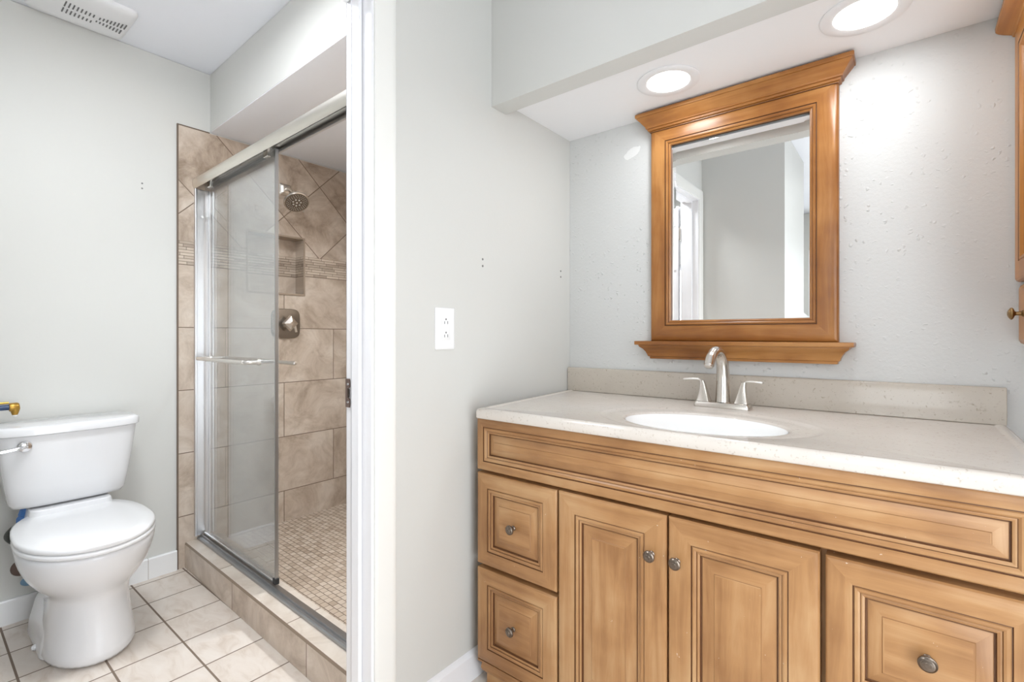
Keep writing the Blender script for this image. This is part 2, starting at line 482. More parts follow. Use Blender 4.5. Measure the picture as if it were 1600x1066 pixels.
def added_window(name, axis, at, a0, a1, z0, z1, inward):
    e = bpy.data.objects.new(name, None); COL.objects.link(e); struct(e)
    f = lambda a, d, z: (at+d, a, z) if axis == 'x' else (a, at+d, z)
    e.location = f((a0+a1)/2, 0, z0)
    mm = MB(); mid = (z0+z1)/2
    for b in ((a0, a1, z0, z0+.05), (a0, a1, z1-.05, z1), (a0, a0+.05, z0+.05, z1-.05), (a1-.05, a1, z0+.05, z1-.05), (a0+.05, a1-.05, mid-.02, mid+.02)):
        p, q = f(b[0], -.025, b[2]), f(b[1], .025, b[3]); mm.box(min(p[0], q[0]), max(p[0], q[0]), min(p[1], q[1]), max(p[1], q[1]), b[2], b[3])
    obj('added_window_frame', mm, 'trim', e)
    p, q = f(a0+.05, -.003, z0), f(a1-.05, .003, z0)
    obj('added_window_pane', MB().box(min(p[0], q[0]), max(p[0], q[0]), min(p[1], q[1]), max(p[1], q[1]), z0+.05, z1-.05), 'added_window_glass', e)
    d = bpy.data.lights.new(name+'_portal', 'AREA'); d.shape = 'RECTANGLE'; d.size = a1-a0; d.size_y = z1-z0; d.cycles.is_portal = True
    o = bpy.data.objects.new(name+'_portal', d); COL.objects.link(o)
    o.location = f((a0+a1)/2, 0, (z0+z1)/2); o.rotation_euler = Vector(inward).to_track_quat('-Z', 'Y').to_euler() if axis == 'y' else (PI/2, 0, PI/2 if inward[0] < 0 else -PI/2)
    if axis == 'x': o.rotation_euler = (PI/2, 0, PI/2)
added_window('added_window_2', 'x', XR+.06, W2[0], W2[1], W2[2], W2[3], (-1, 0, 0))
added_window('added_window_3', 'y', YN-.06, W3[0], W3[1], W3[2], W3[3], (0, 1, 0))

# dropped beam and lowered ceiling over the vanity
wallbox('wall_beam', XP+.0005, XR-.0005, 1.275, 1.350, 1.916, CEIL, 'paint', 'grey painted beam face above the lowered vanity ceiling')
wallbox('ceiling_soffit', XP+.0005, XR-.0005, 1.3505, YM-.0005, SOF, SOF+.03, 'soffit_paint')
# header above the shower and the shower ceiling
m = MB()
xa, xb = XT-.008, XQ-.0005
m.loft([[(xa, sy(xa, .975), z), (xb, sy(xb, .975), z), (xb, 1.7515, z), (xa, 1.7515, z)] for z in (SHC+.012, CEIL)])
struct(obj('wall_above_shower', m, 'paint', origin=(0, 0, 0)))
m = MB(); m.loft([[(xa, sy(xa, .976), z), (xb, sy(xb, .976), z), (xb, 1.751, z), (xa, 1.751, z)] for z in (SHC+.0085, SHC+.0115)])
struct(obj('ceiling_shower', m, 'white_paint', origin=(0, 0, 0)))

# tiled left wall with a niche
def tiled_panel():
    m = MB(); ys = [.835, 1.155, 1.462, 1.7515]; zs = [0, 1.365, 1.471, 1.585, 1.681, SHC-.0005]
    for i in range(3):
        for j in range(5):
            if i == 1 and j in (1, 2, 3): continue
            mi = 1 if j == 2 else (0 if j < 2 else 2)
            m.quad([(XT, ys[i], zs[j]), (XT, ys[i+1], zs[j]), (XT, ys[i+1], zs[j+1]), (XT, ys[i], zs[j+1])], mi)
    xn = XT-.09
    for j in (1, 2, 3):
        mi = 1 if j == 2 else 0
        m.quad([(xn, ys[1], zs[j]), (xn, ys[2], zs[j]), (xn, ys[2], zs[j+1]), (xn, ys[1], zs[j+1])], mi)
        for y in (ys[1], ys[2]):
            m.quad([(xn, y, zs[j]), (XT, y, zs[j]), (XT, y, zs[j+1]), (xn, y, zs[j+1])], mi)
    for z in (zs[1], zs[4]):
        m.quad([(xn, ys[1], z), (XT, ys[1], z), (XT, ys[2], z), (xn, ys[2], z)], 3)
    # outer edges
    m.quad([(XT-.008, .835, 0), (XT, .835, 0), (XT, .835, zs[-1]), (XT-.008, .835, zs[-1])], 3)
    m.quad([(XT-.008, .835, zs[-1]), (XT, .835, zs[-1]), (XT, 1.7515, zs[-1]), (XT-.008, 1.7515, zs[-1])], 3)
    return m
o = struct(obj('wall_left_tile', tiled_panel(), ['wall_tile', 'band', 'diag_tile', 'edge_light'], origin=(0, 0, 0), smooth=False, fix=False), 'beige stone-look tile wall with diagonal tiles, mosaic band and niche')
# cut the gypsum wall behind the niche
wl = bpy.data.objects['wall_left']
me = bpy.data.meshes.new('wall_left'); m = MB()
x0, x1 = -2.90, XT-.008
m.box(x0, x1, YN-.1, 1.153, 0, CEIL); m.box(x0, x1, 1.464, 1.90, 0, CEIL); m.box(x0, x1, 1.153, 1.464, 0, 1.363); m.box(x0, x1, 1.153, 1.464, 1.683, CEIL); m.box(x0, XT-.092, 1.153, 1.464, 1.363, 1.683)
me.from_pydata(m.v, [], m.f); me.materials.append(M['paint']); wl.data = me
m = MB()
t_ = .010
m.box(XT, XT+.004, 1.155-t_, 1.155, 1.365-t_, 1.681+t_); m.box(XT, XT+.004, 1.462, 1.462+t_, 1.365-t_, 1.681+t_)
m.box(XT, XT+.004, 1.155, 1.462, 1.365-t_, 1.365); m.box(XT, XT+.004, 1.155, 1.462, 1.681, 1.681+t_)
struct(obj('trim_1', m, 'edge_light', origin=(0, 0, 0), bevel=.001))
m = MB(); m.box(XT-.008, XT+.002, .829, .835, .0, SHC+.005); m.box(XT-.008, XT+.002, .835, .97, SHC-.0005, SHC+.005)
struct(obj('trim_2', m, 'edge', origin=(0, 0, 0)))
m = MB(); m.box(XT+.001, XQ-.0005, 1.742, 1.7515, .077, SHC-.0005)
struct(obj('wall_shower_back_tile', m, 'back_tile', origin=(0, 0, 0)))
m = MB(); m.box(XQ-.010, XQ-.0005, .99, 1.7415, .077, SHC-.0005)
struct(obj('wall_shower_right_tile', m, 'wall_tile', origin=(0, 0, 0)))
m = MB(); m.loft([[(XT+.0005, .93, z), (XQ-.0105, .92, z), (XQ-.0105, 1.7415, z), (XT+.0005, 1.7415, z)] for z in (.001, .077)])
struct(obj('floor_shower', m, 'mosaic', origin=(0, 0, 0)))
# curb
m = MB()
sec = lambda x: [(x, sy(x, .861), .0005), (x, sy(x, .861), .1125), (x, sy(x, .866), .1205), (x, sy(x, .992), .1205), (x, sy(x, .994), .118), (x, sy(x, .994), .0005)]
L = [sec(XT+.0005), sec(XQ-.0105)]
b = len(m.v); m.v += L[0]+L[1]
for i, mi in zip(range(5), (0, 2, 1, 1, 0)):
    m.f.append((i, i+1, i+7, i+6)); m.m.append(mi)
m.f.append((5, 4, 3, 2, 1, 0)); m.m.append(0); m.f.append((6, 7, 8, 9, 10, 11)); m.m.append(0)
struct(obj('trim_3', m, ['curb_face', 'curb_top', 'edge_brown'], origin=(0, 0, 0)), 'beige tiled shower curb with bronze edge')

# baseboards
m = MB(); m.loft([[(XT-.0075, y, 0), (XT+.006, y, 0), (XT+.006, y, .090), (XT+.002, y, .095), (XT-.0075, y, .095)] for y in (YN, .828)])
struct(obj('baseboard_left', m, 'base_tile', origin=(0, 0, 0)))
m = MB(); m.loft([[(XP, y, 0), (XP+.013, y, 0), (XP+.013, y, .080), (XP+.005, y, .091), (XP, y, .093)] for y in (.8735, YM-.001)])
struct(obj('baseboard_center', m, 'trim', origin=(0, 0, 0)))

# door frame: jamb, stop, casings
m = MB()
def jamb_side(yw, s):            # s=-1: the jamb stands on the far side, facing -Y
    m.box(XQ-.001, XP+.001, min(yw, yw+s*.012), max(yw, yw+s*.012), 0, DZ)
jamb_side(D1, -1); jamb_side(D0, 1)
m.box(XQ-.001, XP+.001, D0+.012, D1-.012, DZ-.012, DZ)
jm = struct(obj('trim_4', m, 'trim', origin=(0, 0, 0), bevel=.0015), 'white door jamb')
m = MB(); m.box(-1.186, -1.150, D1-.0245, D1-.012, 0, DZ-.012); m.box(-1.186, -1.150, D0+.012, D0+.0245, 0, DZ-.012); m.box(-1.186, -1.150, D0+.0245, D1-.0245, DZ-.0245, DZ-.012)
obj('door_stop', m, 'trim', jm, bevel=.003)
def casing(xw, s):
    mm = MB()
    pr = [(0, 0), (0, .006), (.004, .009), (.012, .010), (.050, .014), (.060, .014), (.066, .011), (.068, 0)]
    y0, y1, z1 = D0+.004, D1-.004, DZ-.004
    loops = []
    for o_, h in pr:
        x = xw+s*h
        loops.append([(x, y1+o_, 0), (x, y1+o_, z1+o_), (x, y0-o_, z1+o_), (x, y0-o_, 0)])
    mm.loft(loops, False, False, close=False)
    return mm
struct(obj('trim_5', casing(XP+.0003, 1), 'trim_cream', origin=(0, 0, 0)), 'cream door casing on the vanity side')
struct(obj('trim_6', casing(XQ-.0003, -1), 'trim', origin=(0, 0, 0)))
# strike plate on the jamb
m = MB()
yj = D1-.012
pts = [(-1.2265, 1.005), (-1.2265, .925), (-1.208, .925), (-1.206, .935), (-1.206, .948), (-1.215, .952), (-1.215, .978), (-1.206, .982), (-1.206, .995), (-1.208, 1.005)]
m.loft([[(x, y, z) for x, z in pts] for y in (yj-.0005, yj-.003)])
sp = obj('strike_plate', m, 'corroded', jm); sp['label'] = 'weathered metal strike plate'
obj('latch_hole', MB().box(-1.2155, -1.2075, yj-.004, yj-.0028, .953, .977), 'dark_hollow', sp)
m = MB()
for z in (.940, .990): m.lathe((-1.214, yj-.003, z), (0, -1, 0), [(.004, 0), (.0035, .0015), (.001, .0018)], 12)
obj('screw', m, 'chrome', sp)

# the door itself, swung open into the toilet room
door = bpy.data.objects.new('door_1', None); COL.objects.link(door); door.location = (XQ-.03, .06, 0); struct(door, 'white panelled door swung open')
m = MB(); dx0, dx1, dz0, dz1, dy = -1.945, -1.250, .01, 2.045, .078
m.box(dx0, dx1, dy-.035, dy-.008, dz0, dz1)
xs = [dx0, dx0+.10, dx0+.305, dx0+.39, dx0+.595, dx1]; zs = [dz0, .22, .86, 1.02, 1.60, 1.72, 1.92, dz1]
for i in range(5):
    for j in range(7):
        if i in (1, 3) and j in (1, 3, 5):
            rings(m, xs[i], xs[i+1], zs[j], zs[j+1], [(0, 0), (.008, -.006), (.020, -.006), (.045, -.001)], lambda a, b_, h: (a, dy+h, b_), mid_mi=0)
        else:
            m.quad([(xs[i], dy, zs[j]), (xs[i+1], dy, zs[j]), (xs[i+1], dy, zs[j+1]), (xs[i], dy, zs[j+1])])
m.quad([(dx0, dy-.01, dz0), (dx0, dy, dz0), (dx0, dy, dz1), (dx0, dy-.01, dz1)]); m.quad([(dx1, dy-.01, dz0), (dx1, dy, dz0), (dx1, dy, dz1), (dx1, dy-.01, dz1)])
m.m = [0]*len(m.m)
obj('door_leaf', m, 'trim', door, smooth=False)
obj('door_knob', MB().lathe((-1.885, dy, .95), (0, 1, 0), [(.030, 0), (.030, .006), (.012, .010), (.011, .030), (.024, .038), (.027, .050), (.020, .060), (.004, .063)], 24), 'nickel', door)
m = MB()
for z in (.25, 1.0, 1.8): m.tube([(XQ-.012, .083, z), (XQ-.012, .083, z+.09)], .007, 10)
obj('hinge', m, 'nickel', door)

# ================================================================== LAMPS
def disc_light(name, loc, r, watts, color=(.90, .95, 1.0), spread=PI):
    d = bpy.data.lights.new(name, 'AREA'); d.shape = 'DISK'; d.size = 2*r; d.energy = watts; d.color = color; d.spread = spread
    o = bpy.data.objects.new(name, d); COL.objects.link(o); o.location = loc
    return o
def recessed(x, y, z, r, label, watts, group='recessed ceiling lights over the vanity', spread=PI):
    t = thing('recessed_light', label, 'ceiling light', (x, y, z-.006), group=group)
    obj('trim_ring', MB().lathe((x, y, z-.0004), (0, 0, -1), [(r*1.48, 0), (r*1.48, .003), (r*1.42, .0055), (r*1.08, .0045), (r*1.02, .003), (r*1.02, .0005)], 56), 'ring', t)
    obj('diffuser', MB().lathe((x, y, z-.0006), (0, 0, -1), [(r, 0), (r, .0035), (r*.9, .0045)], 56), 'lamp', t)
    l = disc_light('lamp_glow', (x, y, z-.010), r*.95, watts, spread=spread); l.parent = t; l.location = (0, 0, -.006)
    return t
recessed(-.597, 1.557, SOF, .066, 'round recessed ceiling light left of and above the wooden mirror crown', VANITY_W)
recessed(-1.72, 1.42, SHC, .066, 'added recessed ceiling light in the shower, unseen behind the door jamb', SHOWER_W, None, 2.35)  # shower lamp added to brighten the tiles
recessed(-.079, 1.541, SOF, .066, 'round recessed ceiling light cut by the photo top edge, right of the mirror crown', VANITY_W)
def flush(x, y, r, label, watts, z=CEIL+.002):
    t = thing('added_ceiling_light', label, 'ceiling light', (x, y, z-.06))
    obj('base_plate', MB().lathe((x, y, z-.0005), (0, 0, -1), [(r*1.06, 0), (r*1.06, .016), (r*.98, .022)], 48), 'nickel', t)
    obj('diffuser', MB().lathe((x, y, z-.022), (0, 0, -1), [(r*.97, 0), (r, .010), (r*.9, .028), (r*.6, .038), (r*.1, .041)], 48), 'lamp', t)
    l = disc_light('lamp_glow', (0, 0, 0), r*.95, watts); l.parent = t; l.location = (0, 0, -.008)
flush(-.02, -1.35, .17, 'added flush ceiling light, unseen, in the hall behind the camera', HALL_W)  # hall lamp added as fill, never in view
flush(-1.60, .33, .17, 'added flush ceiling light, unseen, in the middle of the toilet room', BATH_W)  # toilet room lamp added for even brightness, above the view

# ================================================================== EXHAUST FAN GRILLE
vx0, vx1, vy0, vy1 = -2.705, -2.425, .300, .608
vt = thing('exhaust_fan_cover', 'white slotted exhaust fan cover on the toilet room ceiling', 'vent', ((vx0+vx1)/2, (vy0+vy1)/2, CEIL))
def rr(x0, x1, y0, y1, r, z, n=6):
    out = []
    for cx, cy, a in ((x1-r, y1-r, 0), (x0+r, y1-r, PI/2), (x0+r, y0+r, PI), (x1-r, y0+r, 1.5*PI)):
        for k in range(n+1): out.append((cx+r*math.cos(a+k*PI/2/n), cy+r*math.sin(a+k*PI/2/n), z))
    return out
obj('cover', MB().loft([rr(vx0+i, vx1-i, vy0+i, vy1-i, .03, CEIL+.0015-d) for i, d in ((0, 0), (0, .010), (.004, .016), (.020, .022), (.045, .024))]), 'vent', vt)
m = MB()
ys_ = [.398+.0125*k for k in range(8)]; yt_ = [.515+.0115*k for k in range(8)]
for k, y in enumerate(ys_):
    w = .034-.0028*k
    m.box(-2.617, -2.617+w+.004, y, y+.0042, CEIL-.0245, CEIL-.0225); m.box(-2.566, -2.566+w+.008, y, y+.0042, CEIL-.0245, CEIL-.0225)
for k, y in enumerate(yt_):
    w = .012+.0033*k
    m.box(-2.583-w, -2.583, y-.015, y-.0108, CEIL-.0245, CEIL-.0225); m.box(-2.566, -2.566+w+.006, y-.010, y-.0058, CEIL-.0245, CEIL-.0225)
obj('slot', m, 'slot', vt)

# ================================================================== SHOWER DOOR
LX = XQ-.0105-XT            # clear width
sd = thing('sliding_shower_door', 'framed sliding glass shower door standing on the tiled curb', 'shower door', (XT, .938, .1205), -.0215)
def sdo(name, mb, mat, parent=sd, **kw):      # geometry in the door's own frame
    return obj(name, mb, mat, parent, local=True, **kw)
Z0 = 0.0; HT = 1.900-.1205
m = MB()
# header: curved front fascia, top, rear rail; swept along X (section in y, z)
def xsweep(mb, secp, x0, x1, mi=0): return mb.loft([[(x, y, z) for y, z in secp] for x in (x0, x1)], True, True, mi)
fas = [(-.035, HT-.052), (-.041, HT-.047), (-.045, HT-.034), (-.045, HT-.018), (-.041, HT-.006), (-.034, HT), (.036, HT), (.036, HT-.003), (-.032, HT-.003), (-.038, HT-.010), (-.041, HT-.020), (-.041, HT-.034), (-.037, HT-.045), (-.034, HT-.049)]
xsweep(m, fas, .003, LX-.003)
hd = sdo('header', m, 'champagne', angle=50)
m = MB(); xsweep(m, [(.026, HT-.0032), (.023, HT-.034), (.026, HT-.040), (.031, HT-.042), (.036, HT-.038), (.036, HT-.0032)], .003, LX-.003)
sdo('rear_rail', m, 'alu', hd)
m = MB(); m.box(.003, LX-.003, -.006, .000, HT-.022, HT-.0032)
sdo('divider_fin', m, 'rubber', hd)
m = MB()
xsweep(m, [(-.024, .0003), (-.024, .010), (-.020, .013), (-.010, .013), (-.008, .020), (-.005, .020), (-.003, .013), (.020, .011), (.024, .0003)], .002, LX-.002)
tk = sdo('bottom_track', m, 'alu_dark'); tk['label'] = 'grey aluminium bottom track'
def sidejamb(x0, x1):
    mm = MB()
    mm.box(x0, x1, -.038, -.028, .0205, HT-.053); mm.box(x0, x0+(x1-x0)*.5, -.028, .022, .0205, HT-.053); mm.box(x0, x1, .022, .030, .0205, HT-.053)
    return mm
sdo('side_jamb', sidejamb(.0005, .020), 'alu', bevel=.002)
sdo('side_jamb', sidejamb(LX-.020, LX-.0005), 'alu', bevel=.002)
# front panel
def panel(x0, x1, y, name):
    g = sdo(name, MB().box(x0, x1, y-.003, y+.003, .0300, HT-.030), 'glass', smooth=False)
    return g
fx0, fx1 = .022, .783
g1 = panel(fx0, fx1, .008, 'front_glass_panel')
sdo('bottom_rail', MB().box(fx0, fx1, .001, .015, .0205, .034), 'chrome', g1, bevel=.002)
sdo('edge_seal', MB().box(fx1, fx1+.005, .002, .014, .018, HT-.036), 'alu_dark', g1)
sdo('corner_guide', MB().box(fx1-.012, fx1+.010, -.001, .017, .0210, .044), 'rubber', g1, bevel=.002)
m = MB()
for x in (.06, fx1-.10):
    m.box(x, x+.035, .000, .016, HT-.050, HT-.006)
sdo('roller_hanger', m, 'nickel', g1, bevel=.003)
m = MB(); zt = 1.016-.1205
pth = smooth_path([(.105, .004, zt), (.103, -.030, zt), (.112, -.048, zt), (.14, -.052, zt), (.58, -.052, zt), (.620, -.049, zt), (.640, -.035, zt), (.645, .004, zt)], 6)
m.tube(pth, .0085, 14)
for x in (.105, .645): m.lathe((x, .004, zt), (0, -1, 0), [(.013, 0), (.013, .008), (.010, .012)], 18)
tb = sdo('towel_bar', m, 'nickel_bright', g1); tb['label'] = 'satin nickel towel bar'
# rear panel and its inside handle
g2 = panel(.062, .775, .026-.0055, 'rear_glass_panel')
sdo('bottom_rail', MB().box(.062, .775, .0172, .0245, .0205, .032), 'alu', g2, bevel=.001)
m = MB(); m.tube(smooth_path([(.58, .026, zt), (.60, .050, zt), (.63, .058, zt), (.835, .058, zt)], 5), .0085, 12); m.lathe((.835, .058, zt), (1, 0, 0), [(.0085, 0), (.007, .005), (.002, .007)], 12)
sdo('inside_handle', m, 'nickel_bright', g2)
sdo('wall_bumper', MB().lathe((.0195, -.008, 1.71-.1205), (1, 0, 0), [(.006, 0), (.006, .006), (.004, .008)], 12), 'plastic', sd)

# ================================================================== SHOWER HEAD AND VALVE
def sqr(cx, cy, cz, hw, hh, r, n=4, x=0):
    return [(cx+x, cy+p[0], cz+p[1]) for p in [(q[0], q[1]) for q in rr(-hw, hw, -hh, hh, r, 0, n)]]
sh = thing('showerhead', 'round brushed nickel shower head on a short arm above the tile niche', 'shower head', (XT, 1.353, 1.946))
obj('flange', MB().loft([sqr(XT, 1.353, 1.946, h, h, .006, x=d) for h, d in ((.033, .0005), (.033, .006), (.029, .010), (.020, .020), (.014, .022))]), 'nickel', sh)
arm = smooth_path([(XT+.015, 1.353, 1.946), (XT+.060, 1.353, 1.940), (XT+.100, 1.350, 1.915), (XT+.122, 1.347, 1.890)], 6)
obj('arm', MB().tube(arm, .0095, 14), 'nickel_bright', sh)
hax = Vector((.62, -.10, -.78)).normalized(); ho = Vector((XT+.118, 1.348, 1.893))
hd_ = obj('spray_head', MB().lathe(ho, hax, [(.013, 0), (.017, .010), (.018, .016), (.030, .024), (.058, .040), (.066, .050), (.066, .058), (.062, .061)], 40), 'nickel', sh)
m = MB(); fo = ho+hax*.0612
m.lathe(fo, hax, [(.059, 0), (.059, .0012)], 40)
hu = hax.orthogonal().normalized(); hv = hax.cross(hu)
obj('spray_face', m, 'gunmetal', hd_)
m = MB()
for R_, N_, s_ in ((.050, 26, .0018), (.042, 22, .0018), (.034, 18, .0018), (.020, 7, .0052), (.0, 1, .005)):
    for k in range(N_):
        a = 2*PI*k/N_; m.lathe(fo+hax*.0012+hu*(R_*math.cos(a))+hv*(R_*math.sin(a)), hax, [(s_, 0), (s_*.7, .0022)], 8)
obj('nozzle', m, 'nickel_bright', hd_)
obj('spray_lever', MB().tube([ho+hax*.054-hu*.0+hv*.060, ho+hax*.054+hv*.078], [.006, .005], 10), 'nickel_bright', hd_)

vc = (1.357, 1.193)
sv = thing('shower_valve', 'square nickel shower valve plate with faceted lever handle below the niche', 'shower valve', (XT, vc[0], vc[1]))
def puffsq(h, d, e=4.5, n=48):
    out = []
    for k in range(n):
        a = 2*PI*k/n; c, s = math.cos(a), math.sin(a)
        out.append((XT+d, vc[0]+h*math.copysign(abs(c)**(2/e), c), vc[1]+h*math.copysign(abs(s)**(2/e), s)))
    return out
obj('plate', MB().loft([puffsq(h, d) for h, d in ((.083, .0005), (.083, .005), (.079, .010), (.060, .013), (.034, .014))]), 'gunmetal', sv)
def sq_ring(h, d, a0=0, n=4): return [(XT+d, vc[0]+h*math.cos(a0+2*PI*k/n), vc[1]+h*math.sin(a0+2*PI*k/n)) for k in range(n)]
hdl = obj('handle', MB().loft([sq_ring(.030, .014, PI/4), sq_ring(.026, .030, PI/4), sq_ring(.046, .050, 0), sq_ring(.040, .066, 0), sq_ring(.012, .078, 0)]), 'nickel', sv, smooth=False, bevel=.0015)
obj('lever', MB().loft([[(XT+.048, vc[0]+.018, vc[1]+.010), (XT+.060, vc[0]+.014, vc[1]+.010), (XT+.060, vc[0]+.030, vc[1]-.004), (XT+.048, vc[0]+.034, vc[1]-.004)],
                        [(XT+.050, vc[0]+.030, vc[1]-.050), (XT+.058, vc[0]+.028, vc[1]-.050), (XT+.058, vc[0]+.040, vc[1]-.048), (XT+.050, vc[0]+.042, vc[1]-.048)]]), 'nickel_bright', hdl, bevel=.002)

# ================================================================== TOILET
TY = .418
tl = thing('toilet', 'white two-piece toilet with closed lid against the grey wall', 'toilet', (-2.37, TY, 0))
def egg(xb, xf, hw, z, yc=TY, xc=None, n=40, ef=2.0, eb=2.6):
    xc = xc if xc is not None else xb+(xf-xb)*.42
    out = []
    for k in range(n):
        a = 2*PI*k/n; c, s = math.cos(a), math.sin(a)
        e = ef if c > 0 else eb
        ax = (xf-xc) if c > 0 else (xc-xb)
        out.append((xc+ax*math.copysign(abs(c)**(2/e), c), yc+hw*math.copysign(abs(s)**(2/e), s), z))
    return out
m = MB()
PY = .433
m.loft([egg(-2.56, -2.138, .130, .0005, PY, -2.33), egg(-2.56, -2.136, .131, .012, PY, -2.33), egg(-2.56, -2.142, .124, .060, PY, -2.33), egg(-2.56, -2.155, .115, .13, PY, -2.34),
        egg(-2.56, -2.160, .112, .20, PY-.002, -2.34), egg(-2.57, -2.150, .118, .235, PY-.004, -2.33), egg(-2.585, -2.118, .142, .265, TY+.008, -2.30), egg(-2.60, -2.075, .166, .310, TY+.004, -2.28),
        egg(-2.61, -2.045, .180, .355, TY, -2.27), egg(-2.615, -2.030, .187, .395, TY, -2.26), egg(-2.615, -2.030, .187, .408, TY, -2.26), egg(-2.60, -2.040, .178, .414, TY, -2.26), egg(-2.58, -2.07, .15, .4145, TY, -2.26)])
bowl = obj('bowl', m, 'ceramic', tl, subsurf=1, angle=80)
m = MB()    # foot behind the pedestal and the deck under the tank
m.loft([[(p[0], p[1], z) for p in rr(-2.64, -2.30, PY-w, PY+w, .05, 0)] for z, w in ((.0006, .134), (.05, .130), (.12, .112), (.17, .09))])
m.loft([[(p[0], p[1], z) for p in rr(-2.705, -2.50, TY-w, TY+w, .03, 0)] for z, w in ((.17, .085), (.30, .10), (.38, .125), (.44, .125), (.470, .120), (.4758, .118))])
obj('base_deck', m, 'ceramic', bowl, bevel=.004)
def tanksec(xb, xf, hw, z, bow, r=.03, n=6):
    pts = rr(xb, xf, TY-hw, TY+hw, r, z, n); out = []
    for x, y, zz in pts:
        f = max(0, (x-xb)/(xf-xb)); out.append((x+bow*f*(1-((y-TY)/hw)**2), y, zz))
    return out
def dense(pts, k=5):
    out = []
    for i, p in enumerate(pts):
        q = pts[(i+1) % len(pts)]; p_, q_ = Vector(p), Vector(q)
        nseg = max(1, int((q_-p_).length/.03))
        for j in range(nseg): out.append(tuple(p_.lerp(q_, j/nseg)))
    return out
def tank_loop(xb, xf, hw, z, bow, r, n=6):
    base = dense(rr(xb, xf, TY-hw, TY+hw, r, z, n)); out = []
    for x, y, zz in base:
        f = max(0, (x-xb)/(xf-xb)); out.append((x+bow*f*(1-((y-TY)/hw)**2), y, zz))
    return out
def tank_loops(specs, r):
    # same point count per loop: take the angular parameters of the first loop
    ref = tank_loop(-1, 1, 1, 0, 0, .001); N = 72; res = []
    for xb, xf, hw, z, bow, rad in specs:
        L = []
        cx, cw = (xb+xf)/2, (xf-xb)/2
        for k in range(N):
            a = 2*PI*(k+.5)/N; c, s = math.cos(a), math.sin(a)
            e = 8.0
            ux = math.copysign(abs(c)**(2/e), c); uy = math.copysign(abs(s)**(2/e), s)
            x = cx+cw*ux; y = TY+hw*uy; f = max(0, (x-xb)/(xf-xb)); L.append((x+bow*f*(1-uy*uy), y, z))
        res.append(L)
    return res
specs = [(-2.68, -2.57, .140, .476, .010, 0), (-2.695, -2.548, .162, .484, .016, 0), (-2.703, -2.538, .172, .500, .022, 0), (-2.706, -2.530, .182, .560, .026, 0), (-2.708, -2.520, .196, .660, .030, 0), (-2.710, -2.514, .207, .757, .032, 0)]
tank = obj('tank', MB().loft(tank_loops(specs, .03)), 'ceramic', tl, angle=60)
specs = [(-2.714, -2.508, .211, .757, .034, 0), (-2.716, -2.503, .215, .761, .036, 0), (-2.716, -2.502, .216, .782, .036, 0), (-2.714, -2.506, .213, .789, .036, 0), (-2.705, -2.520, .203, .7925, .034, 0)]
obj('tank_lid', MB().loft(tank_loops(specs, .03)), 'ceramic', tank, angle=50)
obj('seat', MB().loft([egg(-2.56, -2.022, .186, .4165, TY, -2.27), egg(-2.565, -2.018, .190, .4195, TY, -2.27), egg(-2.565, -2.018, .190, .430, TY, -2.27), egg(-2.56, -2.022, .187, .433, TY, -2.27)]), 'seat', tl, angle=60)
obj('seat_lid', MB().loft([egg(-2.592, -2.020, .187, .435, TY, -2.28), egg(-2.595, -2.016, .190, .438, TY, -2.28), egg(-2.595, -2.016, .190, .449, TY, -2.28), egg(-2.589, -2.024, .184, .4535, TY, -2.28), egg(-2.55, -2.07, .145, .4555, TY, -2.28)]), 'seat', tl, angle=60)
for s in (-1, 1): obj('seat_hinge', MB().box(-2.592, -2.560, TY+s*.075-.016, TY+s*.075+.016, .4146, .446), 'seat', tl, bevel=.005)
lvx = -2.497
lev = obj('flush_lever', MB().lathe((lvx, .282, .722), (1, 0, 0), [(.020, 0), (.021, .004), (.018, .010), (.008, .014)], 28), 'chrome', tank)
obj('lever_arm', MB().tube(smooth_path([(lvx+.013, .288, .722), (lvx+.017, .265, .720), (lvx+.018, .235, .716), (lvx+.018, .205, .713)], 4), [(.0045, .007)]*13, 10), 'chrome', lev)
for s in (-1, 1): obj('bolt_cap', MB().lathe((-2.42, PY+s*.131, .012), (0, s, .5), [(.011, 0), (.010, .008), (.003, .013)], 16), 'ceramic', bowl)

# supply valve and hose behind the toilet
wv = thing('water_shutoff_valve', 'corroded shutoff valve with blue-grey handle low on the wall behind the toilet', 'valve', (XT-.008, .300, .205))
vy, vz = .312, .186
obj('escutcheon', MB().lathe((XT-.0078, vy-.012, vz+.02), (1, 0, 0), [(.033, 0), (.031, .004), (.018, .010)], 24), 'corroded', wv)
obj('valve_body', MB().tube([(XT-.004, vy-.005, vz+.012), (XT+.022, vy, vz+.008), (XT+.050, vy, vz+.004)], [.012, .015, .012], 14).tube([(XT+.026, vy, vz+.006), (XT+.026, vy+.004, vz+.070)], [.011, .009], 12), 'corroded', wv)
obj('valve_handle', MB().lathe((XT+.058, vy+.004, vz-.012), (1, 0, -.15), [(.006, -.012), (.012, 0), (.026, .003), (.029, .010), (.014, .015), (.010, .013)], 28, squash=(1.0, .72)), 'blue_grey', wv)
hs = obj('supply_hose', MB().tube(smooth_path([(XT+.026, vy+.004, .256), (XT+.030, .288, .305), (XT+.040, .262, .335), (XT+.056, .252, .360), (XT+.080, .262, .388), (XT+.100, .286, .412)], 6), .0085, 12), 'hose', tl)
hs['label'] = 'dark braided supply hose'
obj('coupling_nut', MB().lathe((XT+.103, .291, .410), (.10, .10, 1), [(.012, 0), (.020, .004), (.021, .020), (.016, .030), (.018, .034), (.015, .052), (.012, .062)], 8), 'blue', hs, smooth=False, bevel=.001)
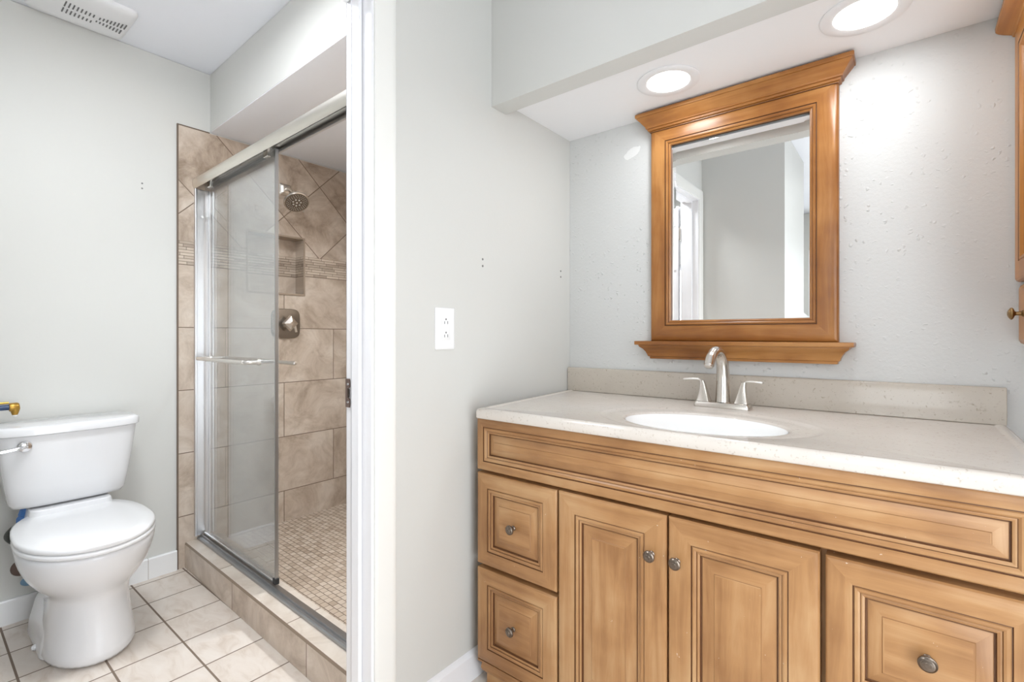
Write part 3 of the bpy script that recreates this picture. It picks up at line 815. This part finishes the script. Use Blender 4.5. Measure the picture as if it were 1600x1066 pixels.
# capped brass pipe
bp = thing('brass_pipe_elbow', 'brass elbow with white tip on a blue pipe above the toilet tank', 'pipe', (-2.66, .272, .842))
obj('blue_pipe', MB().tube([(-2.66, YN+.001, .852), (-2.66, .270, .852)], .0105, 16), 'blue_dark', bp)
obj('elbow', MB().lathe((-2.66, .258, .852), (0, 1, 0), [(.0105, -.001), (.0155, 0), (.0165, .004), (.0165, .022), (.013, .027), (.004, .028)], 20).lathe((-2.66, .2735, .856), (0, 0, -1), [(.014, 0), (.0145, .012), (.0095, .030), (.008, .034)], 18), 'brass', bp)
obj('upper_pipe', MB().tube([(-2.672, YN+.001, .868), (-2.672, .258, .868)], .0045, 10), 'brass', bp)
obj('tip', MB().lathe((-2.66, .2735, .822), (0, 0, -1), [(.0075, 0), (.007, .004), (.002, .007)], 14), 'plastic', bp)

# ================================================================== OUTLET
oy0, oy1, oz0, oz1 = 1.0125, 1.0925, 1.083, 1.2115
ot = thing('wall_outlet', 'white rectangular wall outlet on the grey partition left of the vanity', 'outlet', (XP, (oy0+oy1)/2, oz0))
def yz(y0, y1, z0, z1, r, x): return [(x, p[0], p[1]) for p in rr(y0, y1, z0, z1, r, 0, 3)]
obj('cover_plate', MB().loft([yz(oy0+i, oy1-i, oz0+i, oz1-i, .004, XP+d) for i, d in ((0, .0003), (0, .003), (.003, .0055), (.008, .006))]), 'plastic', ot)
c = (oy0+oy1)/2; cz = (oz0+oz1)/2
rc = obj('receptacle', MB().loft([yz(c-.0172+i, c+.0172-i, cz-.034+i, cz+.034-i, .002, XP+d) for i, d in ((0, .0055), (0, .0078), (.001, .0085))]), 'plastic', ot)
for s in (-1, 1):
    zc = cz+s*.0205; m = MB()
    m.box(XP+.0080, XP+.0089, c-.0080, c-.0058, zc-.006, zc+.002); m.box(XP+.0080, XP+.0089, c+.0050, c+.0072, zc-.006, zc+.003)
    m.lathe((XP+.0080, c-.001, zc+.0085), (1, 0, 0), [(.0028, 0), (.0028, .0009)], 10)
    obj('socket_slot', m, 'slot', rc)
m = MB()
m.box(XP+.0082, XP+.0093, c-.011, c-.001, cz-.0028, cz+.0028); m.box(XP+.0082, XP+.0093, c+.001, c+.011, cz-.0028, cz+.0028)
obj('test_button', m, 'trim', rc)

# screw holes left in the walls
def screw_hole(pos, axis, label):
    o = obj('wall_anchor', MB().lathe(pos, axis, [(.0038, -.0005), (.0038, .0010), (.0027, .0013), (.0022, .0005)], 14), 'hole', origin=pos)
    return tag(o, label, 'wall anchor', 'leftover wall anchors')
for y, z, la in ((1.229, 1.384, 'upper small grey wall anchor above and right of the outlet'), (1.229, 1.361, 'lower small grey wall anchor above and right of the outlet'),
                 (1.711, 1.393, 'upper small grey wall anchor near the corner beside the mirror wall'), (1.711, 1.369, 'lower small grey wall anchor near the corner beside the mirror wall')):
    screw_hole((XP, y, z), (1, 0, 0), la)
for y, z, la in ((.693, 1.825, 'upper small grey wall anchor on the wall above the toilet'), (.693, 1.802, 'lower small grey wall anchor on the wall above the toilet')):
    screw_hole((XT-.008, y, z), (1, 0, 0), la)

# ================================================================== VANITY
VY = 1.150
vn = thing('vanity_cabinet', 'maple bathroom vanity cabinet with raised panel doors and drawers', 'vanity', (-.44, 1.45, 0))
VM = ['wood_h', 'wood_v', 'glaze', 'glaze_mid']
m = MB()
m.box(-1.064, .188, 1.187, 1.190, .098, .862, 1); m.box(-1.064, -1.046, 1.190, YM-.002, .098, .862, 1); m.box(.170, .188, 1.190, YM-.002, .098, .862, 1)
m.box(-1.046, .170, 1.190, YM-.012, .098, .114, 1); m.box(-1.046, .170, YM-.012, YM-.002, .098, .862, 1)
body = obj('carcass', m, VM, vn)
fxy = lambda a, b_, h: (a, VY-h, b_)
door_prof = [(0, -.0365), (0, -.007), (.003, -.003), (.010, -.0006), (.022, 0), (.0545, -.0008), (.0552, -.0034, 2), (.0568, -.0030, 2), (.0585, -.0006), (.0630, -.0004), (.0665, -.0024), (.0675, -.0046, 2), (.0700, -.0036), (.0738, -.0056), (.0750, -.0105, 2), (.0775, -.0108, 2), (.0785, -.0100, 3), (.1060, -.0042), (.1072, -.0026, 3), (.1095, -.0022)]
def shrink(prof, d, bev):
    out = []
    for p in prof:
        i = p[0]
        if i > .03: i -= d
        if p[0] > .08: i -= bev
        out.append((i,)+tuple(p[1:]))
    return out
drawer_prof = shrink(door_prof, .010, .006)
false_prof = [(0, -.0365), (0, -.006), (.003, -.002), (.008, 0), (.0275, -.0004), (.0282, -.0030, 2), (.0300, -.0028, 2), (.0320, -.0004), (.0375, -.0006), (.0410, -.0034), (.0420, -.0050, 2), (.0445, -.0046), (.0480, -.0066), (.0490, -.0110, 2), (.0510, -.0112, 2), (.0520, -.0104, 3), (.0720, -.0050), (.0728, -.0034, 3), (.0745, -.0030)]
def knob(parent, x, y, z, mat='pewter', ax=(0, -1, 0), s=1.):
    pr = [(.0075, -.001), (.0075, .0015), (.0050, .004), (.0042, .012), (.0060, .0145), (.0120, .0165), (.0145, .0190), (.0140, .0215), (.0110, .0235), (.0108, .0240), (.0085, .0246), (.0083, .0252), (.0050, .0258), (.0045, .0264), (.001, .0266)]
    k = obj('knob', MB().lathe((x, y, z), ax, [(r*s, d*s) for r, d in pr], 28), mat, parent)
    return k
def front(name, x0, x1, z0, z1, prof, kx=None, kz=None, mid=1):
    mm = MB(); rings(mm, x0, x1, z0, z1, prof, fxy, mid_mi=mid)
    mm.quad([fxy(x0, z0, -.0365), fxy(x0, z1, -.0365), fxy(x1, z1, -.0365), fxy(x1, z0, -.0365)], 1)
    o_ = obj(name, mm, VM, vn, smooth=True, angle=25)
    if kx is not None: knob(o_, kx, VY-prof[-1][1]*-1 if False else VY+(-prof[-1][1]), kz) if name == 'drawer' else knob(o_, kx, VY, kz)
    return o_
front('false_drawer_front', -1.066, .189, .700, .865, false_prof, mid=0)
front('drawer', -1.066, -.7635, .401, .690, drawer_prof, -.917, .546, mid=0)
front('drawer', -1.066, -.7635, .095, .387, drawer_prof, -.917, .241, mid=0)
front('door', -.757, -.447, .100, .691, door_prof, -.482, .591)
front('door', -.442, -.132, .100, .691, door_prof, -.419, .591)
front('drawer', -.122, .187, .401, .688, drawer_prof, .033, .546, mid=0)
front('drawer', -.122, .187, .095, .387, drawer_prof, .033, .241, mid=0)
# stepped base moulding and bracket feet
m = MB(); moulding(m, -1.058, .182, 1.160, 1.70, [(.006, .0935), (.006, .088), (.000, .083), (-.004, .080), (-.002, .072), (-.001, .064), (-.004, .056), (-.010, .050), (-.014, .048)], 0)
obj('base_moulding', m, VM, body)
for x0, x1 in ((-1.044, -.93), (.055, .168)):
    m = MB()
    pts = [(x0, 0), (x0, .050), (x1, .050), (x1-.02, .040), (x1-.045, .028), (x1-.055, .010), (x1-.06, 0)] if x0 < -.5 else [(x1, 0), (x1, .050), (x0, .050), (x0+.02, .040), (x0+.045, .028), (x0+.055, .010), (x0+.06, 0)]
    m.loft([[(x, y, z) for x, z in pts] for y in (1.176, 1.20)])
    obj('foot', m, VM, body)
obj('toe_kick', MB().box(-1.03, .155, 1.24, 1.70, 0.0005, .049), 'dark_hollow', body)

# ================================================================== COUNTERTOP
ct = thing('countertop', 'beige cultured marble countertop with oval basin on the vanity', 'countertop', (-.43, 1.45, .866))
SX, SY_ = -.434, 1.368
def xl(y): return -1.108 + (1.775-y)/(1.775-1.130)*.060
CX1, CY0, CY1 = .207, 1.130, YM-.002
def ray_rect(a):
    c, s = math.cos(a), math.sin(a); best = 1e9
    if c > 1e-9: best = min(best, (CX1-SX)/c)
    if s > 1e-9: best = min(best, (CY1-SY_)/s)
    if s < -1e-9: best = min(best, (CY0-SY_)/s)
    # skewed left edge: x = k0 + k1*y
    k1 = -.060/(1.775-1.130); k0 = xl(0)
    den = c-k1*s
    if den < -1e-9: best = min(best, (k0+k1*SY_-SX)/den)
    return SX+best*c, SY_+best*s
angs = [2*PI*k/120 for k in range(120)]
for cx_, cy_ in ((CX1, CY0), (CX1, CY1), (xl(CY0), CY0), (xl(CY1), CY1)):
    a = math.atan2(cy_-SY_, cx_-SX) % (2*PI)
    i = min(range(len(angs)), key=lambda k: abs(angs[k]-a)); angs[i] = a
angs.sort()
outer = [ray_rect(a) for a in angs]
def inset(d, z): return [(min(max(x, xl(y)+d), CX1-d), min(max(y, CY0+d), CY1-.0), z) for x, y in outer]
def ell(ax, by, z, cy=SY_):
    out = []
    for a in angs:
        t = math.atan2(math.sin(a)/by, math.cos(a)/ax); out.append((SX+ax*math.cos(t), cy+by*math.sin(t), z))
    return out
m = MB()
m.loft([inset(.030, .866), inset(.003, .866), inset(0, .869), inset(-.0005, .880), inset(0, .889), inset(.003, .8955), inset(.008, .898), inset(.020, .898), inset(.024, .8955), inset(.028, .8950),
        ell(.292, .208, .8950), ell(.285, .201, .8935), ell(.272, .190, .8905), ell(.262, .182, .8900), ell(.222, .158, .8885), ell(.215, .154, .8870), ell(.211, .151, .8820), ell(.211, .151, .866)], False, False)
obj('top', m, 'counter', ct, angle=50)
m = MB()
m.loft([ell(.2105, .1505, .8835), ell(.206, .147, .878), ell(.197, .139, .862), ell(.185, .128, .835), ell(.155, .104, .800), ell(.115, .075, .776), ell(.07, .05, .765), ell(.022, .022, .760)], False, True)
sk = obj('sink_basin', m, 'sink', ct, angle=80); sk['label'] = 'glossy white oval basin'
obj('drain', MB().lathe((SX, SY_, .7602), (0, 0, 1), [(.024, 0), (.024, .003), (.018, .004), (.010, .006)], 24), 'nickel', sk)
m = MB()
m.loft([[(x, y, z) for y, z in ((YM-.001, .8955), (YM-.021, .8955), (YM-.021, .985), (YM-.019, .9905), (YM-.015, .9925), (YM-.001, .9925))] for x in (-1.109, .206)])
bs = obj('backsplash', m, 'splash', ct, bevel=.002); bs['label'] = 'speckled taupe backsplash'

# ================================================================== FAUCET
FZ = .8952
fc = thing('faucet', 'brushed nickel two-handle faucet behind the oval basin', 'faucet', (-.452, 1.645, FZ))
def rsq(cx, cy, hx, hy, z, r=.006, n=4): return [(cx+p[0], cy+p[1], z) for p in rr(-hx, hx, -hy, hy, r, 0, n)]
obj('base_plate', MB().loft([rsq(-.453, 1.645, .083, .027, FZ+.0003), rsq(-.453, 1.645, .083, .027, FZ+.010), rsq(-.453, 1.645, .080, .024, FZ+.017), rsq(-.453, 1.645, .076, .020, FZ+.0185)]), 'nickel', fc)
sp_path = smooth_path([(-.452, 1.648, FZ+.018), (-.452, 1.650, FZ+.060), (-.453, 1.650, FZ+.110), (-.4545, 1.643, FZ+.150), (-.457, 1.622, FZ+.176), (-.460, 1.592, FZ+.182), (-.463, 1.562, FZ+.166), (-.465, 1.545, FZ+.140)], 6)
N_ = len(sp_path)
rad = [.0245-.0095*min(1, i/(N_*.6)) for i in range(N_)]
obj('spout', MB().tube(sp_path, rad, 24), 'nickel', fc, angle=60)
e = sp_path[-1]; dd = (sp_path[-1]-sp_path[-2]).normalized()
obj('aerator', MB().lathe(e-dd*.001, dd, [(.0125, 0), (.0125, .007), (.0105, .008)], 20), 'nickel_bright', fc)
for s in (-1, 1):
    hx = -.453+s*.058
    L = []
    for k, (z, hw, hy, dx) in enumerate(((.0185, .0200, .019, 0), (.026, .0175, .017, 0), (.040, .0140, .014, .001), (.058, .0105, .011, .003), (.074, .0080, .009, .006), (.084, .0065, .008, .010))):
        L.append(rsq(hx+s*dx*.6, 1.645-.1*dx, hw, hy, FZ+z, .003, 3))
    h_ = obj('handle', MB().loft(L), 'nickel', fc)
    P = smooth_path([(hx+s*.004, 1.645, FZ+.078), (hx+s*.012, 1.643, FZ+.087), (hx+s*.030, 1.640, FZ+.089), (hx+s*.062, 1.634, FZ+.087)], 4)
    lm = MB(); W = [.0060, .0065, .007, .0075, .0080, .0085, .0085, .0085, .009, .009, .009, .009, .0085]
    lm.loft([[(p.x, p.y-w, p.z-.0025), (p.x, p.y+w, p.z-.0025), (p.x, p.y+w*.7, p.z+.0025), (p.x, p.y-w*.7, p.z+.0025)] for p, w in zip(P, W)])
    obj('lever', lm, 'nickel_bright', h_, bevel=.0012)
obj('lift_rod', MB().tube([(-.452, 1.668, FZ+.017), (-.452, 1.668, FZ+.045)], .0025, 10).lathe((-.452, 1.668, FZ+.045), (0, 0, 1), [(.003, 0), (.005, .003), (.005, .008), (.002, .011)], 14), 'nickel', fc)

# ================================================================== MIRROR
FY = 1.747
mr = thing('wall_mirror', 'rectangular mirror in a maple frame with crown and shelf above the faucet', 'mirror', (-.447, YM, 1.04))
MM = ['mwood_h', 'mwood_v', 'glaze', 'glaze_mid']
mx0, mx1, mz0, mz1 = -.739, -.152, 1.106, 1.896
fm = lambda a, b_, h: (a, FY-h, b_)
prof = [(0, -.0335), (0, -.010), (.004, -.005), (.012, -.0015), (.024, 0), (.0550, -.0030), (.0562, -.0060, 2), (.0580, -.0055, 2), (.0595, -.0025), (.0640, -.0025), (.0672, -.0050), (.0682, -.0075, 2), (.0705, -.0065), (.0745, -.0090), (.0755, -.0130, 3), (.0760, -.0200, 2)]
m = MB(); rings(m, mx0, mx1, mz0, mz1, prof, fm, hole=True)
obj('frame', m, MM, mr, angle=25)
m = MB(); rings(m, mx0+.074, mx1-.074, mz0+.074, mz1-.084, [(0, -.0185), (.018, -.0178)], fm, mid_mi=1); m.m = [0]*len(m.m)
gl = obj('mirror_glass', m, 'mirror', mr, smooth=False)
crown = [(.000, 1.8815), (.000, 1.885), (.006, 1.887), (.007, 1.893), (.012, 1.895), (.013, 1.899), (.012, 1.8995), (.018, 1.907), (.027, 1.918), (.034, 1.926), (.037, 1.931), (.0405, 1.932), (.0415, 1.940), (.0405, 1.945), (.034, 1.9465)]
m = MB(); moulding(m, mx0, mx1, FY-.000, YM-.001, crown, 0)
obj('crown', m, ['mwood_h'], mr, angle=25)
shelf = [(.000, 1.040), (.004, 1.0405), (.005, 1.048), (.010, 1.050), (.012, 1.056), (.016, 1.066), (.024, 1.077), (.033, 1.084), (.036, 1.088), (.036, 1.0915), (.046, 1.092), (.047, 1.094), (.047, 1.104), (.046, 1.1055)]
m = MB(); moulding(m, mx0+.006, mx1-.006, FY-.000, YM-.001, shelf, 0)
obj('shelf', m, ['mwood_h'], mr, angle=25)
# dark strip painted as the shade line under the crown
m = MB(); m.box(mx0+.001, mx1-.001, FY-.003, FY+.001, 1.8800, 1.8820); obj('shadow_strip', m, 'glaze', mr)

# ================================================================== WALL CABINET (right edge of the photo)
wc = thing('wall_cabinet', 'honey wood wall cabinet with crown at the right edge of the photo', 'cabinet', (.37, 1.56, 1.104))
CMS = ['cwood_y', 'cwood_v', 'glaze', 'glaze_mid']
CX, cy0, cy1 = .243, 1.372, YM-.003
obj('cabinet_body', MB().box(CX, XR-.002, cy0, cy1, 1.108, 1.915), 'cwood_v', wc)
fc_ = lambda a, b_, h: (CX-.0225-h, a, b_)
cd_prof = [(0, -.0215), (0, -.008), (.003, -.003), (.008, 0), (.048, 0), (.050, -.003, 2), (.052, -.001), (.058, -.002), (.064, -.008), (.066, -.012, 2), (.090, -.006), (.092, -.005)]
m = MB(); rings(m, cy0+.004, cy1-.004, 1.262, 1.898, cd_prof, fc_)
obj('door', m, CMS, wc, bevel=.0, angle=25)
fd_ = lambda a, b_, h: (CX-.0165-h, a, b_)
m = MB(); rings(m, cy0+.004, cy1-.006, 1.104, 1.256, [(0, -.0160), (0, -.010), (.004, -.004), (.012, 0), (.030, 0)], fd_)
dr = obj('drawer', m, CMS, wc, angle=25)
knob(dr, CX-.0165, 1.700, 1.180, 'antique_brass', (-1, 0, 0), 1.05)
m = MB()
Lp = [(.000, 1.888), (.005, 1.890), (.007, 1.895), (.012, 1.897), (.022, 1.901), (.032, 1.907), (.037, 1.912), (.038, 1.922), (.034, 1.9235)]
m.loft([[(CX-.020-o_, cy1, z), (CX-.020-o_, cy0-o_, z), (XR-.002, cy0-o_, z), (XR-.002, cy1, z)] for o_, z in Lp])
obj('crown', m, 'cwood_y', wc, angle=25)
